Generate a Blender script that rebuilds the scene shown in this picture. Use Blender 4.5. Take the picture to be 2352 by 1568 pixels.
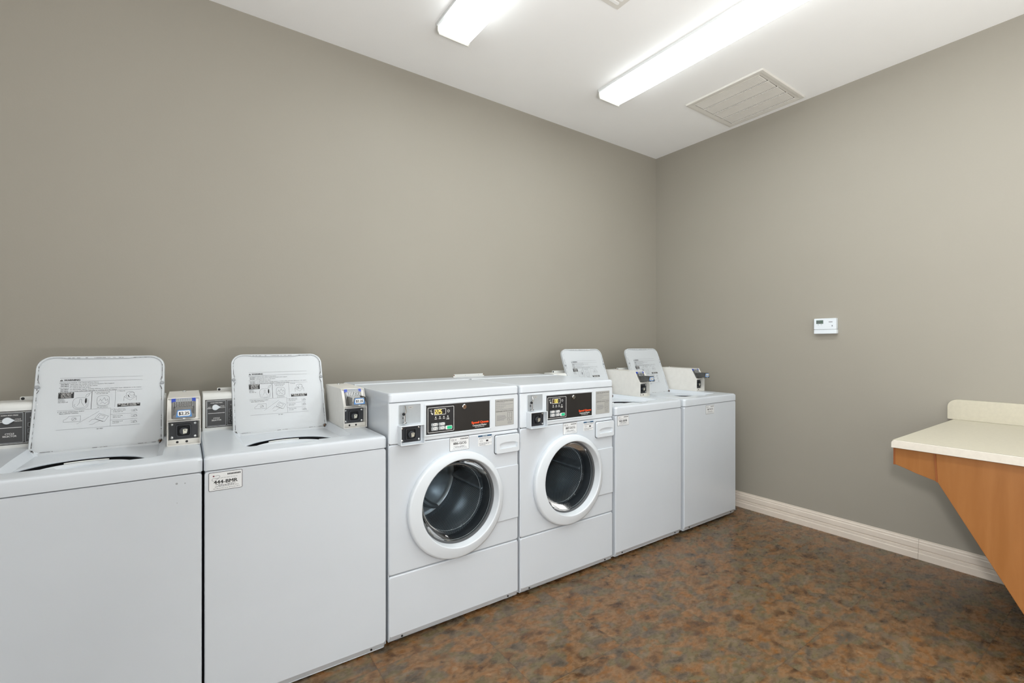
import bpy, bmesh, math, random
from mathutils import Matrix, Vector
random.seed(7)
R = math.radians
for o in list(bpy.data.objects): bpy.data.objects.remove(o)
S = bpy.context.scene
COL = S.collection

# ------------------------------------------------------------------ camera, exposure
CAM_H = 1.30
cd = bpy.data.cameras.new('camera'); cam = bpy.data.objects.new('camera', cd); COL.objects.link(cam)
cd.sensor_width = 36.0; cd.lens = 36.0*1069/2352; cd.clip_start = .02
cd.shift_y = 6.5/2352
cam.location = (0, 0, CAM_H)
cam.rotation_euler = (R(90), 0, R(55-90))
S.camera = cam
S.view_settings.view_transform = 'Standard'; S.view_settings.look = 'None'
S.view_settings.gamma = 1; S.view_settings.exposure = 0.0
S.view_settings.use_curve_mapping = False
w = bpy.data.worlds.new('world'); S.world = w; w.use_nodes = True
w.node_tree.nodes['Background'].inputs[0].default_value = (.93, .97, 1, 1)   # daylight fill, let in by added unseen openings behind and beside the camera
w.node_tree.nodes['Background'].inputs[1].default_value = 4.5
LAMP_E = 15.5          # radiance of the fluorescent lenses
FLASH_W = 36.0         # photographer's flash just above the camera
BOUNCE_W = 118.0
fl = bpy.data.lights.new('camera_flash', 'AREA'); fl.shape = 'DISK'; fl.size = .14; fl.energy = FLASH_W
fl.color = (1, .99, .98)
fo = bpy.data.objects.new('camera_flash', fl); COL.objects.link(fo)
fo.location = (-.03, -.05, 1.52); fo.rotation_euler = (R(64), 0, R(-101))

# added unseen up-facing light, brightens the ceiling and fills the room by bounce
f2_ = bpy.data.lights.new('ceiling_fill', 'AREA'); f2_.shape = 'DISK'; f2_.size = 1.2; f2_.energy = BOUNCE_W; f2_.color = (1, 1, 1)
fo2 = bpy.data.objects.new('ceiling_fill', f2_); COL.objects.link(fo2); fo2.location = (.55, -.9, .8); fo2.rotation_euler = (R(180), 0, 0)

# ------------------------------------------------------------------ room dimensions
XL, XR, YF, YB, HC = -2.6, 3.643, -2.3, 2.828, 3.053
FRONT = 1.93          # front face of the row of machines

# ------------------------------------------------------------------ materials
def srgb(c):
    if isinstance(c, (int, float)): c = (c, c, c)
    return tuple(((x/255)/12.92 if x/255 <= .04045 else ((x/255+.055)/1.055)**2.4) for x in c) + (1,)
class N:
    def __init__(s, mat): s.t = mat.node_tree; s.n = s.t.nodes
    def add(s, t, **k):
        n = s.n.new(t)
        for a, b in k.items():
            if a.startswith('_'): n.inputs[a[1:].replace('_', ' ')].default_value = b
            else: setattr(n, a, b)
        return n
    def l(s, a, b): s.t.links.new(a, b)
    def math(s, op, a, b=None, c=None):
        n = s.n.new('ShaderNodeMath'); n.operation = op
        for i, v in enumerate((a, b, c)):
            if v is None: continue
            if isinstance(v, (int, float)): n.inputs[i].default_value = v
            else: s.l(v, n.inputs[i])
        return n.outputs[0]
    def ramp(s, fac, stops):
        n = s.n.new('ShaderNodeValToRGB'); e = n.color_ramp.elements
        while len(e) < len(stops): e.new(.5)
        for i, (p, c) in enumerate(stops): e[i].position = p; e[i].color = c
        s.l(fac, n.inputs[0]); return n.outputs[0]
    def mix(s, fac, a, b):
        n = s.n.new('ShaderNodeMix'); n.data_type = 'RGBA'
        for i, v in ((0, fac), (6, a), (7, b)):
            if isinstance(v, (int, float, tuple)): n.inputs[i].default_value = v
            else: s.l(v, n.inputs[i])
        return n.outputs[2]
def mat(name, col, rough=.5, metal=0., var=.03, scale=9., bump=0., bscale=200., coat=0., spec=None):
    m = bpy.data.materials.new(name); m.use_nodes = True; k = N(m); b = m.node_tree.nodes['Principled BSDF']
    c = srgb(col)
    b.inputs['Roughness'].default_value = rough; b.inputs['Metallic'].default_value = metal
    if coat: b.inputs['Coat Weight'].default_value = coat; b.inputs['Coat Roughness'].default_value = .06
    if spec is not None: b.inputs['Specular IOR Level'].default_value = spec
    tc = k.add('ShaderNodeTexCoord'); nz = k.add('ShaderNodeTexNoise', _Scale=scale, _Detail=4.)
    k.l(tc.outputs['Object'], nz.inputs['Vector'])
    lo = tuple(x*(1-var) for x in c[:3])+(1,); hi = tuple(min(1, x*(1+var)) for x in c[:3])+(1,)
    k.l(k.ramp(nz.outputs[0], [(.3, lo), (.7, hi)]), b.inputs['Base Color'])
    if bump:
        n2 = k.add('ShaderNodeTexNoise', _Scale=bscale, _Detail=3.); k.l(tc.outputs['Object'], n2.inputs['Vector'])
        bp = k.add('ShaderNodeBump', _Strength=bump, _Distance=.002); k.l(n2.outputs[0], bp.inputs['Height'])
        k.l(bp.outputs[0], b.inputs['Normal'])
    return m
def emis(name, col, e):
    m = bpy.data.materials.new(name); m.use_nodes = True; b = m.node_tree.nodes['Principled BSDF']
    b.inputs['Base Color'].default_value = srgb(col); b.inputs['Emission Color'].default_value = srgb(col)
    b.inputs['Emission Strength'].default_value = e; return m

M = {}
M['wall'] = mat('wall_paint', (150, 145, 134), .62, var=.012, scale=2.2, bump=.10, bscale=160)
M['ceiling'] = mat('ceiling_paint', (242, 242, 241), .8, var=.01, scale=3., bump=.12, bscale=220)
M['enamel'] = mat('white_enamel', (205, 211, 217), .24, var=.012, scale=4., bump=.01, bscale=30)
M['enamel2'] = mat('white_lid_enamel', (194, 198, 201), .3, var=.012, scale=6.)
M['plastic'] = mat('white_plastic', (214, 220, 225), .32, var=.01)
M['cream'] = mat('cream_metal', (219, 217, 211), .35, var=.03, scale=30)
M['strip'] = mat('console_metal', (216, 217, 214), .38, var=.02)
M['dark'] = mat('dark_gap', (22, 23, 25), .7)
M['black'] = mat('black_panel', (38, 37, 36), .38, var=.06, scale=14)
M['charcoal'] = mat('charcoal_panel', (62, 62, 63), .45, var=.04)
M['lockplate'] = mat('black_lock_plate', (42, 45, 50), .35, var=.1, scale=60)
M['ink'] = mat('black_ink', (30, 30, 32), .6)
M['ink2'] = mat('grey_ink', (118, 120, 124), .6)
M['white'] = mat('white_print', (236, 236, 234), .5)
M['grey'] = mat('grey_plate', (160, 165, 168), .42, var=.03, scale=40)
M['plate'] = mat('instruction_plate', (170, 170, 166), .5, var=.02)
M['orange'] = mat('orange_print', (240, 84, 36), .5)
M['green'] = mat('green_key', (40, 196, 140), .45)
M['blue'] = mat('blue_print', (28, 62, 168), .4, var=.1)
M['navy'] = mat('notice_blue', (52, 88, 118), .5)
M['lblue'] = mat('label_blue', (72, 130, 190), .4)
M['chrome'] = mat('chrome', (205, 207, 208), .16, 1., var=.05, scale=60)
M['steel'] = mat('dull_steel', (120, 120, 118), .42, 1., var=.12, scale=50)
M['brass'] = mat('worn_steel_key', (206, 204, 190), .4, .6)
M['rust'] = mat('rust', (120, 78, 48), .8, var=.4, scale=120)
M['chip'] = mat('chipped_edge', (70, 62, 58), .8, var=.4, scale=200)
M['rubber'] = mat('grey_rubber', (86, 88, 90), .6)
M['gasket'] = mat('dark_gasket', (44, 47, 50), .35)
M['glint'] = mat('glass_arc_highlight', (128, 136, 140), .12)  # pale rings standing in for highlight arcs on the glass bowl's edges
M['bump'] = mat('grey_bumper', (150, 153, 156), .6)
M['sticker'] = mat('white_sticker', (226, 228, 229), .35, var=.01)
M['red'] = mat('dark_red_print', (120, 60, 70), .5)
M['lens_end'] = emis('lamp_end', (225, 240, 242), 1.0)
M['digit'] = emis('amber_digit', (240, 215, 110), 1.1)
M['digit_off'] = mat('display_window', (92, 74, 50), .3)
M['screen'] = mat('lcd_screen', (92, 108, 100), .25, var=.15, scale=60)
M['basewood'] = mat('baseboard_paint', (214, 203, 190), .42, var=.03, scale=12)
M['laminate'] = mat('cream_laminate', (190, 184, 166), .42, var=.035, scale=60)
M['laminate2'] = mat('cream_edge_laminate', (210, 204, 192), .42, var=.035, scale=60)
M['gap'] = mat('dark_seam', (112, 100, 84), .7)
M['louver'] = mat('vent_paint', (216, 213, 206), .5)
M['pan'] = mat('lamp_housing', (226, 228, 228), .4)
M['capedge'] = mat('lamp_end_plate', (200, 198, 190), .5)
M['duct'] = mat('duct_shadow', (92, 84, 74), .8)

# fluorescent lens: brighter along its two tubes, dimmer towards the fixture's end where the tubes stop
m = bpy.data.materials.new('lamp_lens'); m.use_nodes = True; k = N(m); b = m.node_tree.nodes['Principled BSDF']
b.inputs['Base Color'].default_value = (.9, .95, .97, 1); b.inputs['Roughness'].default_value = .35
b.inputs['Emission Color'].default_value = (.93, .985, 1, 1)
tc = k.add('ShaderNodeTexCoord'); sp = k.add('ShaderNodeSeparateXYZ'); k.l(tc.outputs['Object'], sp.inputs[0])
ax = k.math('ABSOLUTE', sp.outputs[0]); d = k.math('ABSOLUTE', k.math('SUBTRACT', ax, .045))
tube = k.math('SUBTRACT', 1., k.math('MINIMUM', k.math('DIVIDE', d, .06), 1.))
dend = k.math('MINIMUM', k.math('DIVIDE', k.math('SUBTRACT', k.math('MULTIPLY', sp.outputs[1], -1.), .02), .16), 1.)
dend = k.math('POWER', k.math('MAXIMUM', dend, 0.), 2.2)
side = k.math('SUBTRACT', 1., k.math('MULTIPLY', k.math('GREATER_THAN', ax, .0925), .45))
e = k.math('ADD', .05, k.math('MULTIPLY', k.math('MULTIPLY', dend, k.math('ADD', .45, k.math('MULTIPLY', tube, .75))), side))
k.l(k.math('MULTIPLY', e, LAMP_E), b.inputs['Emission Strength']); M['lens'] = m

# mottled slate-look vinyl tiles
m = bpy.data.materials.new('slate_vinyl_floor'); m.use_nodes = True; k = N(m); b = m.node_tree.nodes['Principled BSDF']
tc = k.add('ShaderNodeTexCoord'); sp = k.add('ShaderNodeSeparateXYZ'); k.l(tc.outputs['Object'], sp.inputs[0])
T = .4572
def cell(o, off):
    q = k.math('DIVIDE', k.math('SUBTRACT', o, off), T); fr = k.math('FRACT', q); fl_ = k.math('FLOOR', q)
    dist = k.math('MULTIPLY', k.math('MINIMUM', fr, k.math('SUBTRACT', 1., fr)), T); return fl_, dist
fx, dx = cell(sp.outputs[0], 1.085-5*T); fy, dy = cell(sp.outputs[1], 1.836-10*T)
cmb = k.add('ShaderNodeCombineXYZ'); k.l(fx, cmb.inputs[0]); k.l(fy, cmb.inputs[1])
wn = k.add('ShaderNodeTexWhiteNoise'); wn.noise_dimensions = '3D'; k.l(cmb.outputs[0], wn.inputs['Vector'])
sc = k.add('ShaderNodeVectorMath', operation='SCALE'); k.l(wn.outputs['Color'], sc.inputs[0]); sc.inputs['Scale'].default_value = 7.
ad = k.add('ShaderNodeVectorMath', operation='ADD'); k.l(tc.outputs['Object'], ad.inputs[0]); k.l(sc.outputs[0], ad.inputs[1])
mp = k.add('ShaderNodeMapping'); k.l(ad.outputs[0], mp.inputs[0]); mp.inputs['Rotation'].default_value = (0, 0, R(33)); mp.inputs['Scale'].default_value = (1., 1.5, 1)
n1 = k.add('ShaderNodeTexNoise', _Scale=14., _Detail=3., _Roughness=.45, _Distortion=.5); k.l(mp.outputs[0], n1.inputs['Vector'])
n2 = k.add('ShaderNodeTexNoise', _Scale=9.5, _Detail=2.5, _Roughness=.45, _Distortion=.4); k.l(mp.outputs[0], n2.inputs['Vector'])
n3 = k.add('ShaderNodeTexNoise', _Scale=40., _Detail=4., _Roughness=.6, _Distortion=.3); k.l(mp.outputs[0], n3.inputs['Vector'])
of = k.add('ShaderNodeVectorMath', operation='ADD'); k.l(mp.outputs[0], of.inputs[0]); of.inputs[1].default_value = (4.3, 9.1, 2.7)
n5 = k.add('ShaderNodeTexNoise', _Scale=12.5, _Detail=3., _Roughness=.45, _Distortion=.5); k.l(of.outputs[0], n5.inputs['Vector'])
n6 = k.add('ShaderNodeTexNoise', _Scale=18., _Detail=2.5, _Distortion=.3); k.l(of.outputs[0], n6.inputs['Vector'])
warm = k.ramp(n1.outputs[0], [(.30, srgb((74, 50, 30))), (.42, srgb((108, 78, 48))), (.52, srgb((132, 102, 72))), (.62, srgb((122, 82, 42))), (.72, srgb((146, 116, 86)))])
cool = k.ramp(n5.outputs[0], [(.30, srgb((68, 62, 52))), (.45, srgb((106, 92, 76))), (.55, srgb((100, 90, 62))), (.68, srgb((122, 106, 88)))])
pick = k.ramp(n2.outputs[0], [(.46, (0, 0, 0, 1)), (.56, (.92, .92, .92, 1))])
base = k.mix(pick, warm, cool)
rustc = k.ramp(n6.outputs[0], [(.60, (0, 0, 0, 1)), (.72, (.8, .8, .8, 1))])
base = k.mix(rustc, base, srgb((130, 84, 34)))
darkc = k.ramp(n6.outputs[0], [(.27, (.75, .75, .75, 1)), (.38, (0, 0, 0, 1))])
base = k.mix(darkc, base, srgb((52, 42, 32)))
fine = k.ramp(n3.outputs[0], [(.3, srgb(190)), (.7, srgb(255))])
mm = k.n.new('ShaderNodeMix'); mm.data_type = 'RGBA'; mm.blend_type = 'MULTIPLY'; mm.inputs[0].default_value = .8
k.l(base, mm.inputs[6]); k.l(fine, mm.inputs[7])
seam = k.math('MINIMUM', dx, dy)
n4 = k.add('ShaderNodeTexNoise', _Scale=3.); k.l(tc.outputs['Object'], n4.inputs['Vector'])
sm = k.math('MULTIPLY', k.math('LESS_THAN', seam, .0015), k.math('GREATER_THAN', n4.outputs[0], .42))
col = k.mix(k.math('MULTIPLY', sm, .7), mm.outputs[2], srgb((60, 46, 34)))
vo = k.add('ShaderNodeTexVoronoi', _Scale=11.); k.l(tc.outputs['Object'], vo.inputs['Vector'])
col = k.mix(k.math('LESS_THAN', vo.outputs['Distance'], .018), col, srgb((214, 204, 188)))
k.l(col, b.inputs['Base Color'])
k.l(k.ramp(n3.outputs[0], [(.3, srgb(120)), (.7, srgb(165))]), b.inputs['Roughness'])
bp = k.add('ShaderNodeBump', _Strength=.25, _Distance=.001); k.l(n3.outputs[0], bp.inputs['Height']); k.l(bp.outputs[0], b.inputs['Normal'])
b.inputs['Specular IOR Level'].default_value = .35
M['floor'] = m

# maple veneer
m = bpy.data.materials.new('maple_veneer'); m.use_nodes = True; k = N(m); b = m.node_tree.nodes['Principled BSDF']
tc = k.add('ShaderNodeTexCoord'); mp = k.add('ShaderNodeMapping'); k.l(tc.outputs['Object'], mp.inputs[0]); mp.inputs['Scale'].default_value = (14., 14., 1.6)
n1 = k.add('ShaderNodeTexNoise', _Scale=2.2, _Detail=6., _Distortion=.6); k.l(mp.outputs[0], n1.inputs['Vector'])
n2 = k.add('ShaderNodeTexNoise', _Scale=5., _Detail=3.); k.l(tc.outputs['Object'], n2.inputs['Vector'])
c1 = k.ramp(n1.outputs[0], [(.3, srgb((143, 92, 44))), (.7, srgb((156, 104, 56)))])
k.l(k.mix(k.math('MULTIPLY', n2.outputs[0], .5), c1, srgb((148, 94, 42))), b.inputs['Base Color']); b.inputs['Roughness'].default_value = .38
M['wood'] = m
M['wood_dark'] = mat('dark_wood_edge', (134, 74, 30), .5)

# perforated stainless drum
m = bpy.data.materials.new('drum_steel'); m.use_nodes = True; k = N(m); b = m.node_tree.nodes['Principled BSDF']
tc = k.add('ShaderNodeTexCoord'); sp = k.add('ShaderNodeSeparateXYZ'); k.l(tc.outputs['Object'], sp.inputs[0])
ang = k.math('ARCTAN2', k.math('SUBTRACT', sp.outputs[2], .565), k.math('SUBTRACT', sp.outputs[0], .342))
cv = k.add('ShaderNodeCombineXYZ'); aa = k.math('MULTIPLY', ang, .268*.7071); yy_ = k.math('MULTIPLY', sp.outputs[1], .7071)
k.l(k.math('ADD', aa, yy_), cv.inputs[0]); k.l(k.math('SUBTRACT', yy_, aa), cv.inputs[1])
vo = k.add('ShaderNodeTexVoronoi', _Scale=95.); vo.inputs['Randomness'].default_value = 0.
k.l(cv.outputs[0], vo.inputs['Vector'])
dots = k.ramp(vo.outputs['Distance'], [(.24, srgb((20, 21, 22))), (.34, srgb((164, 172, 178)))])
k.l(dots, b.inputs['Base Color']); b.inputs['Metallic'].default_value = .6; b.inputs['Roughness'].default_value = .3
M['drum'] = m
M['drum_plain'] = mat('brushed_drum_back', (156, 165, 172), .28, .65, var=.15, scale=20)

# thin door glass
m = bpy.data.materials.new('door_glass'); m.use_nodes = True; k = N(m); nt = m.node_tree
for n in list(nt.nodes): nt.nodes.remove(n)
o_ = k.add('ShaderNodeOutputMaterial'); tr = k.add('ShaderNodeBsdfTransparent'); gl = k.add('ShaderNodeBsdfGlossy', _Roughness=.03); fr = k.add('ShaderNodeFresnel', _IOR=1.22); mx = k.add('ShaderNodeMixShader')
tr.inputs[0].default_value = (.84, .88, .90, 1)
k.l(k.math('MULTIPLY', fr.outputs[0], 1.0), mx.inputs[0]); k.l(tr.outputs[0], mx.inputs[1]); k.l(gl.outputs[0], mx.inputs[2]); k.l(mx.outputs[0], o_.inputs[0])
M['glass'] = m

# ------------------------------------------------------------------ mesh helpers
def rrect(x0, x1, y0, y1, r, n=6, rs=None):
    """rounded rectangle outline, counter-clockwise; rs = radii (bl, br, tr, tl)"""
    rs = rs or (r, r, r, r); out = []
    for (cx, cy, sx, sy, a0, q) in ((x0, y0, 1, 1, 180, rs[0]), (x1, y0, -1, 1, 270, rs[1]), (x1, y1, -1, -1, 0, rs[2]), (x0, y1, 1, -1, 90, rs[3])):
        ox, oy = cx+sx*q, cy+sy*q
        for i in range(n+1):
            a = R(a0+90*i/n); out.append((ox+q*math.cos(a), oy+q*math.sin(a)))
    return out
def circ(cx, cy, r, n=48, ry=None):
    return [(cx+r*math.cos(2*math.pi*i/n), cy+(ry or r)*math.sin(2*math.pi*i/n)) for i in range(n)]
def hit(c, a, poly):
    dx, dy = math.cos(a), math.sin(a); best = 0
    for i in range(len(poly)):
        (x1, y1), (x2, y2) = poly[i], poly[(i+1) % len(poly)]
        ex, ey = x2-x1, y2-y1; den = dx*ey-dy*ex
        if abs(den) < 1e-12: continue
        t = ((x1-c[0])*ey-(y1-c[1])*ex)/den; u = ((x1-c[0])*dy-(y1-c[1])*dx)/den
        if t > 0 and -1e-6 <= u <= 1+1e-6 and t > best: best = t
    return (c[0]+dx*best, c[1]+dy*best)
def angles(c, polys, n=72):
    A = [2*math.pi*i/n-math.pi for i in range(n)]
    for p in polys: A += [math.atan2(y-c[1], x-c[0]) for x, y in p]
    A.sort(); out = []
    for a in A:
        if not out or a-out[-1] > 1e-3: out.append(a)
    return out
_txt = {}
def text_geo(s):
    key = s
    if key not in _txt:
        cu = bpy.data.curves.new('t', 'FONT'); cu.body = s; cu.size = 1.; cu.resolution_u = 2
        ob = bpy.data.objects.new('t', cu); me = bpy.data.meshes.new_from_object(ob)
        vs = [v.co.copy() for v in me.vertices]; fs = [tuple(p.vertices) for p in me.polygons]
        bpy.data.objects.remove(ob); bpy.data.curves.remove(cu); bpy.data.meshes.remove(me); _txt[key] = (vs, fs)
    return _txt[key]
class MB:
    def __init__(s): s.v = []; s.f = []; s.m = []; s.mats = []; s.X = Matrix.Identity(4)
    def mi(s, m):
        m = M[m] if isinstance(m, str) else m
        if m not in s.mats: s.mats.append(m)
        return s.mats.index(m)
    def add(s, vs, fs, m):
        b = len(s.v); s.v += [s.X @ Vector(v) for v in vs]; i = s.mi(m)
        for f in fs: s.f.append(tuple(b+j for j in f)); s.m.append(i)
        return s
    def box(s, x0, x1, y0, y1, z0, z1, m):
        vs = [(x, y, z) for x in (x0, x1) for y in (y0, y1) for z in (z0, z1)]
        return s.add(vs, [(0, 1, 3, 2), (4, 6, 7, 5), (0, 4, 5, 1), (2, 3, 7, 6), (0, 2, 6, 4), (1, 5, 7, 3)], m)
    def loft(s, loops, m, cap0=False, cap1=False, close=True):
        n = len(loops[0]); vs = [p for l in loops for p in l]; fs = []
        for i in range(len(loops)-1):
            for j in range(n if close else n-1):
                k2 = (j+1) % n; fs.append((i*n+j, i*n+k2, (i+1)*n+k2, (i+1)*n+j))
        if cap0: fs.append(tuple(range(n-1, -1, -1)))
        if cap1: fs.append(tuple(range((len(loops)-1)*n, len(loops)*n)))
        return s.add(vs, fs, m)
    def plate(s, poly, y0, y1, m):        # outline in (x, z), extruded along y
        return s.loft([[(x, y1, z) for x, z in poly], [(x, y0, z) for x, z in poly]], m, True, True)
    def prismx(s, poly, x0, x1, m):       # outline in (y, z), extruded along x
        return s.loft([[(x0, y, z) for y, z in poly], [(x1, y, z) for y, z in poly]], m, True, True)
    def prismz(s, poly, z0, z1, m):       # outline in (x, y), extruded along z
        return s.loft([[(x, y, z0) for x, y in poly], [(x, y, z1) for x, y in poly]], m, True, True)
    def ring(s, outer, inner, y0, y1, m):
        n = len(outer); assert n == len(inner)
        return s.loft([[(x, y1, z) for x, z in outer], [(x, y0, z) for x, z in outer], [(x, y0, z) for x, z in inner], [(x, y1, z) for x, z in inner], [(x, y1, z) for x, z in outer]], m)
    def frame(s, x0, x1, z0, z1, wd, y, m, r=0.002, th=.0004):
        return s.ring(rrect(x0, x1, z0, z1, r), rrect(x0+wd, x1-wd, z0+wd, z1-wd, max(r-wd, 1e-4)), y-th, y, m)
    def tube(s, pts, r, m, n=10, cap=True):
        loops = []
        for i, p in enumerate(pts):
            p = Vector(p); a = Vector(pts[max(i-1, 0)]); b = Vector(pts[min(i+1, len(pts)-1)]); d = (b-a).normalized()
            u = d.orthogonal().normalized() if i == 0 else (u-d*u.dot(d)).normalized(); v = d.cross(u)
            rr = r[i] if isinstance(r, (list, tuple)) else r
            loops.append([tuple(p+u*rr*math.cos(2*math.pi*j/n)+v*rr*math.sin(2*math.pi*j/n)) for j in range(n)])
        return s.loft(loops, m, cap, cap)
    def lathe(s, prof, c, m, n=48, cap0=False, cap1=False, axis='y'):   # prof = (radius, offset)
        L = []
        for r_, h in prof:
            if axis == 'y': L.append([(c[0]+r_*math.cos(2*math.pi*i/n), c[1]+h, c[2]+r_*math.sin(2*math.pi*i/n)) for i in range(n)])
            else: L.append([(c[0]+r_*math.cos(2*math.pi*i/n), c[1]+r_*math.sin(2*math.pi*i/n), c[2]+h) for i in range(n)])
        return s.loft(L, m, cap0, cap1)
    def disc(s, x, z, r, y, m, th=.001, n=20): return s.lathe([(r, 0), (r, -th)], (x, y, z), m, n, True, True)
    def text(s, t, x, z, size, y, m, width=None, align='l', bold=.0, squeeze=None):
        vs, fs = text_geo(t)
        if not vs: return s
        x0 = min(v.x for v in vs); x1 = max(v.x for v in vs); k = size/.72
        kx = (width/(x1-x0)) if width else k*(squeeze or 1)
        ox = {'l': 0, 'c': -(x1-x0)*kx/2, 'r': -(x1-x0)*kx}[align]
        for qi, (sh, up_) in enumerate(((0, 0),) if bold < .015 else ((-.5, 0), (.5, 0)) if bold < .035 else ((-1, 0), (0, .3), (1, 0), (0, -.3))):
            s.add([(x+ox+(v.x-x0)*kx+sh*bold*k*.9, y-.00012*qi, z+v.y*k+up_*bold*k) for v in vs], fs, m)
        return s
    def line(s, p, q, wd, y, m):
        d = Vector((q[0]-p[0], q[1]-p[1])); L = d.length
        if L < 1e-9: return s
        d /= L; nx, nz = -d.y*wd/2, d.x*wd/2
        return s.add([(p[0]+nx, y, p[1]+nz), (p[0]-nx, y, p[1]-nz), (q[0]-nx, y, q[1]-nz), (q[0]+nx, y, q[1]+nz)], [(0, 1, 2, 3)], m)
    def poly(s, pts, wd, y, m, close=False):
        for i in range(len(pts)-(0 if close else 1)): s.line(pts[i], pts[(i+1) % len(pts)], wd, y, m)
        return s
    def rect(s, x0, x1, z0, z1, y, m): return s.add([(x0, y, z0), (x1, y, z0), (x1, y, z1), (x0, y, z1)], [(0, 1, 2, 3)], m)
    def build(s, name, parent=None, bevel=0., seg=2, label=None, sharp=35, fix=True):
        me = bpy.data.meshes.new(name); me.from_pydata([tuple(v) for v in s.v], [], s.f)
        for m in s.mats: me.materials.append(m)
        for p, i in zip(me.polygons, s.m): p.material_index = i
        bm = bmesh.new(); bm.from_mesh(me)
        if fix: bmesh.ops.remove_doubles(bm, verts=bm.verts, dist=1e-6); bmesh.ops.recalc_face_normals(bm, faces=bm.faces)
        bm.to_mesh(me); bm.free()
        for p in me.polygons: p.use_smooth = True
        me.set_sharp_from_angle(angle=R(sharp))
        o = bpy.data.objects.new(name, me); COL.objects.link(o); o.parent = parent
        if bevel:
            b = o.modifiers.new('bevel', 'BEVEL'); b.width = bevel; b.segments = seg; b.limit_method = 'ANGLE'; b.angle_limit = R(40); b.harden_normals = True
        wn_ = o.modifiers.new('weighted', 'WEIGHTED_NORMAL'); wn_.keep_sharp = True; wn_.weight = 50; wn_.mode = 'FACE_AREA'
        if label: o['label'] = label
        return o
def thing(name, label, cat, loc=(0, 0, 0), group=None):
    o = bpy.data.objects.new(name, None); COL.objects.link(o); o.location = loc; o.empty_display_size = .1
    o['label'] = label; o['category'] = cat
    if group: o['group'] = group
    return o
def struct(o): o['kind'] = 'structure'; return o
def kids(o): return [c for c in bpy.data.objects if c.parent == o]
def copy_tree(o, parent=None):
    c = o.copy(); COL.objects.link(c); c.parent = parent
    for ch in kids(o): copy_tree(ch, c)
    return c

# ------------------------------------------------------------------ room shell
t = .12
struct(MB().box(XL-t, XR+t, YF-t, YB+t, -.1, 0, 'floor').build('floor'))
struct(MB().box(XL-t, XR+t, YF-t, YB+t, HC, HC+.1, 'ceiling').build('ceiling'))
struct(MB().box(XL-t, XR+t, YB, YB+t, 0, HC, 'wall').build('wall_back'))
struct(MB().box(XR, XR+t, YF-t, YB, 0, HC, 'wall').build('wall_right'))
LY0, LY1, LZ1 = -2.1, .2, 2.35      # unseen doorway added in the left wall to light the right wall
b_ = MB()
for q in ((YF-t, LY0, 0, HC), (LY1, YB, 0, HC), (LY0, LY1, LZ1, HC)): b_.box(XL-t, XL, q[0], q[1], q[2], q[3], 'wall')
struct(b_.build('wall_left'))
b_ = MB()
for y in (LY0, -1.36, -.6, LY1-.06): b_.box(XL-.08, XL-.03, y, y+.06, 0, LZ1, 'pan')
b_.box(XL-.08, XL-.03, LY0, LY1, 0, .1, 'pan'); b_.box(XL-.08, XL-.03, LY0, LY1, LZ1-.06, LZ1, 'pan')
struct(b_.build('fill_door_1'))
po = bpy.data.lights.new('fill_door_portal', 'AREA'); po.shape = 'RECTANGLE'; po.size = LZ1; po.size_y = LY1-LY0; po.cycles.is_portal = True
pobj = bpy.data.objects.new('fill_door_portal', po); COL.objects.link(pobj); pobj.location = (XL-.1, (LY0+LY1)/2, LZ1/2); pobj.rotation_euler = (0, R(-90), 0)
WX0, WX1, WZ0, WZ1 = 1.2, 2.8, .9, 2.45      # unseen window behind the camera, added for light on the machine fronts
b_ = MB()
for q in ((XL, WX0, 0, HC), (WX1, XR, 0, HC), (WX0, WX1, 0, WZ0), (WX0, WX1, WZ1, HC)): b_.box(q[0], q[1], YF-t, YF, q[2], q[3], 'wall')
struct(b_.build('wall_front'))
b_ = MB()
for x in (WX0, 1.975, WX1-.05): b_.box(x, x+.05, YF-.08, YF-.03, WZ0, WZ1, 'pan')
b_.box(WX0, WX1, YF-.08, YF-.03, WZ0, WZ0+.05, 'pan'); b_.box(WX0, WX1, YF-.08, YF-.03, WZ1-.05, WZ1, 'pan')
struct(b_.build('fill_window_1'))
po = bpy.data.lights.new('fill_window_portal', 'AREA'); po.shape = 'RECTANGLE'; po.size = WX1-WX0; po.size_y = WZ1-WZ0; po.cycles.is_portal = True
pobj = bpy.data.objects.new('fill_window_portal', po); COL.objects.link(pobj); pobj.location = ((WX0+WX1)/2, YF-.1, (WZ0+WZ1)/2); pobj.rotation_euler = (R(90), 0, 0)
prof = [(0, 0), (.017, 0), (.017, .036), (.0135, .039), (.0135, .055), (.0095, .057), (.0095, .062), (.0135, .065), (.0125, .094), (.0085, .098), (.0085, .108), (.005, .112), (.004, .121), (0, .121)]
b_ = MB()
for y0, y1 in ((YF, .8964), (.8976, YB)):
    b_.loft([[(XR-d, y0, z) for d, z in prof], [(XR-d, y1, z) for d, z in prof]], 'basewood', True, True)
b_.box(XR-.006, XR, .8964, .8976, 0, .118, 'gap')
struct(b_.build('baseboard_right', sharp=2))
b_ = MB(); b_.loft([[(XL, YB-d, z) for d, z in prof], [(XR-.02, YB-d, z) for d, z in prof]], 'basewood', True, True)
struct(b_.build('baseboard_back', sharp=2))

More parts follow.
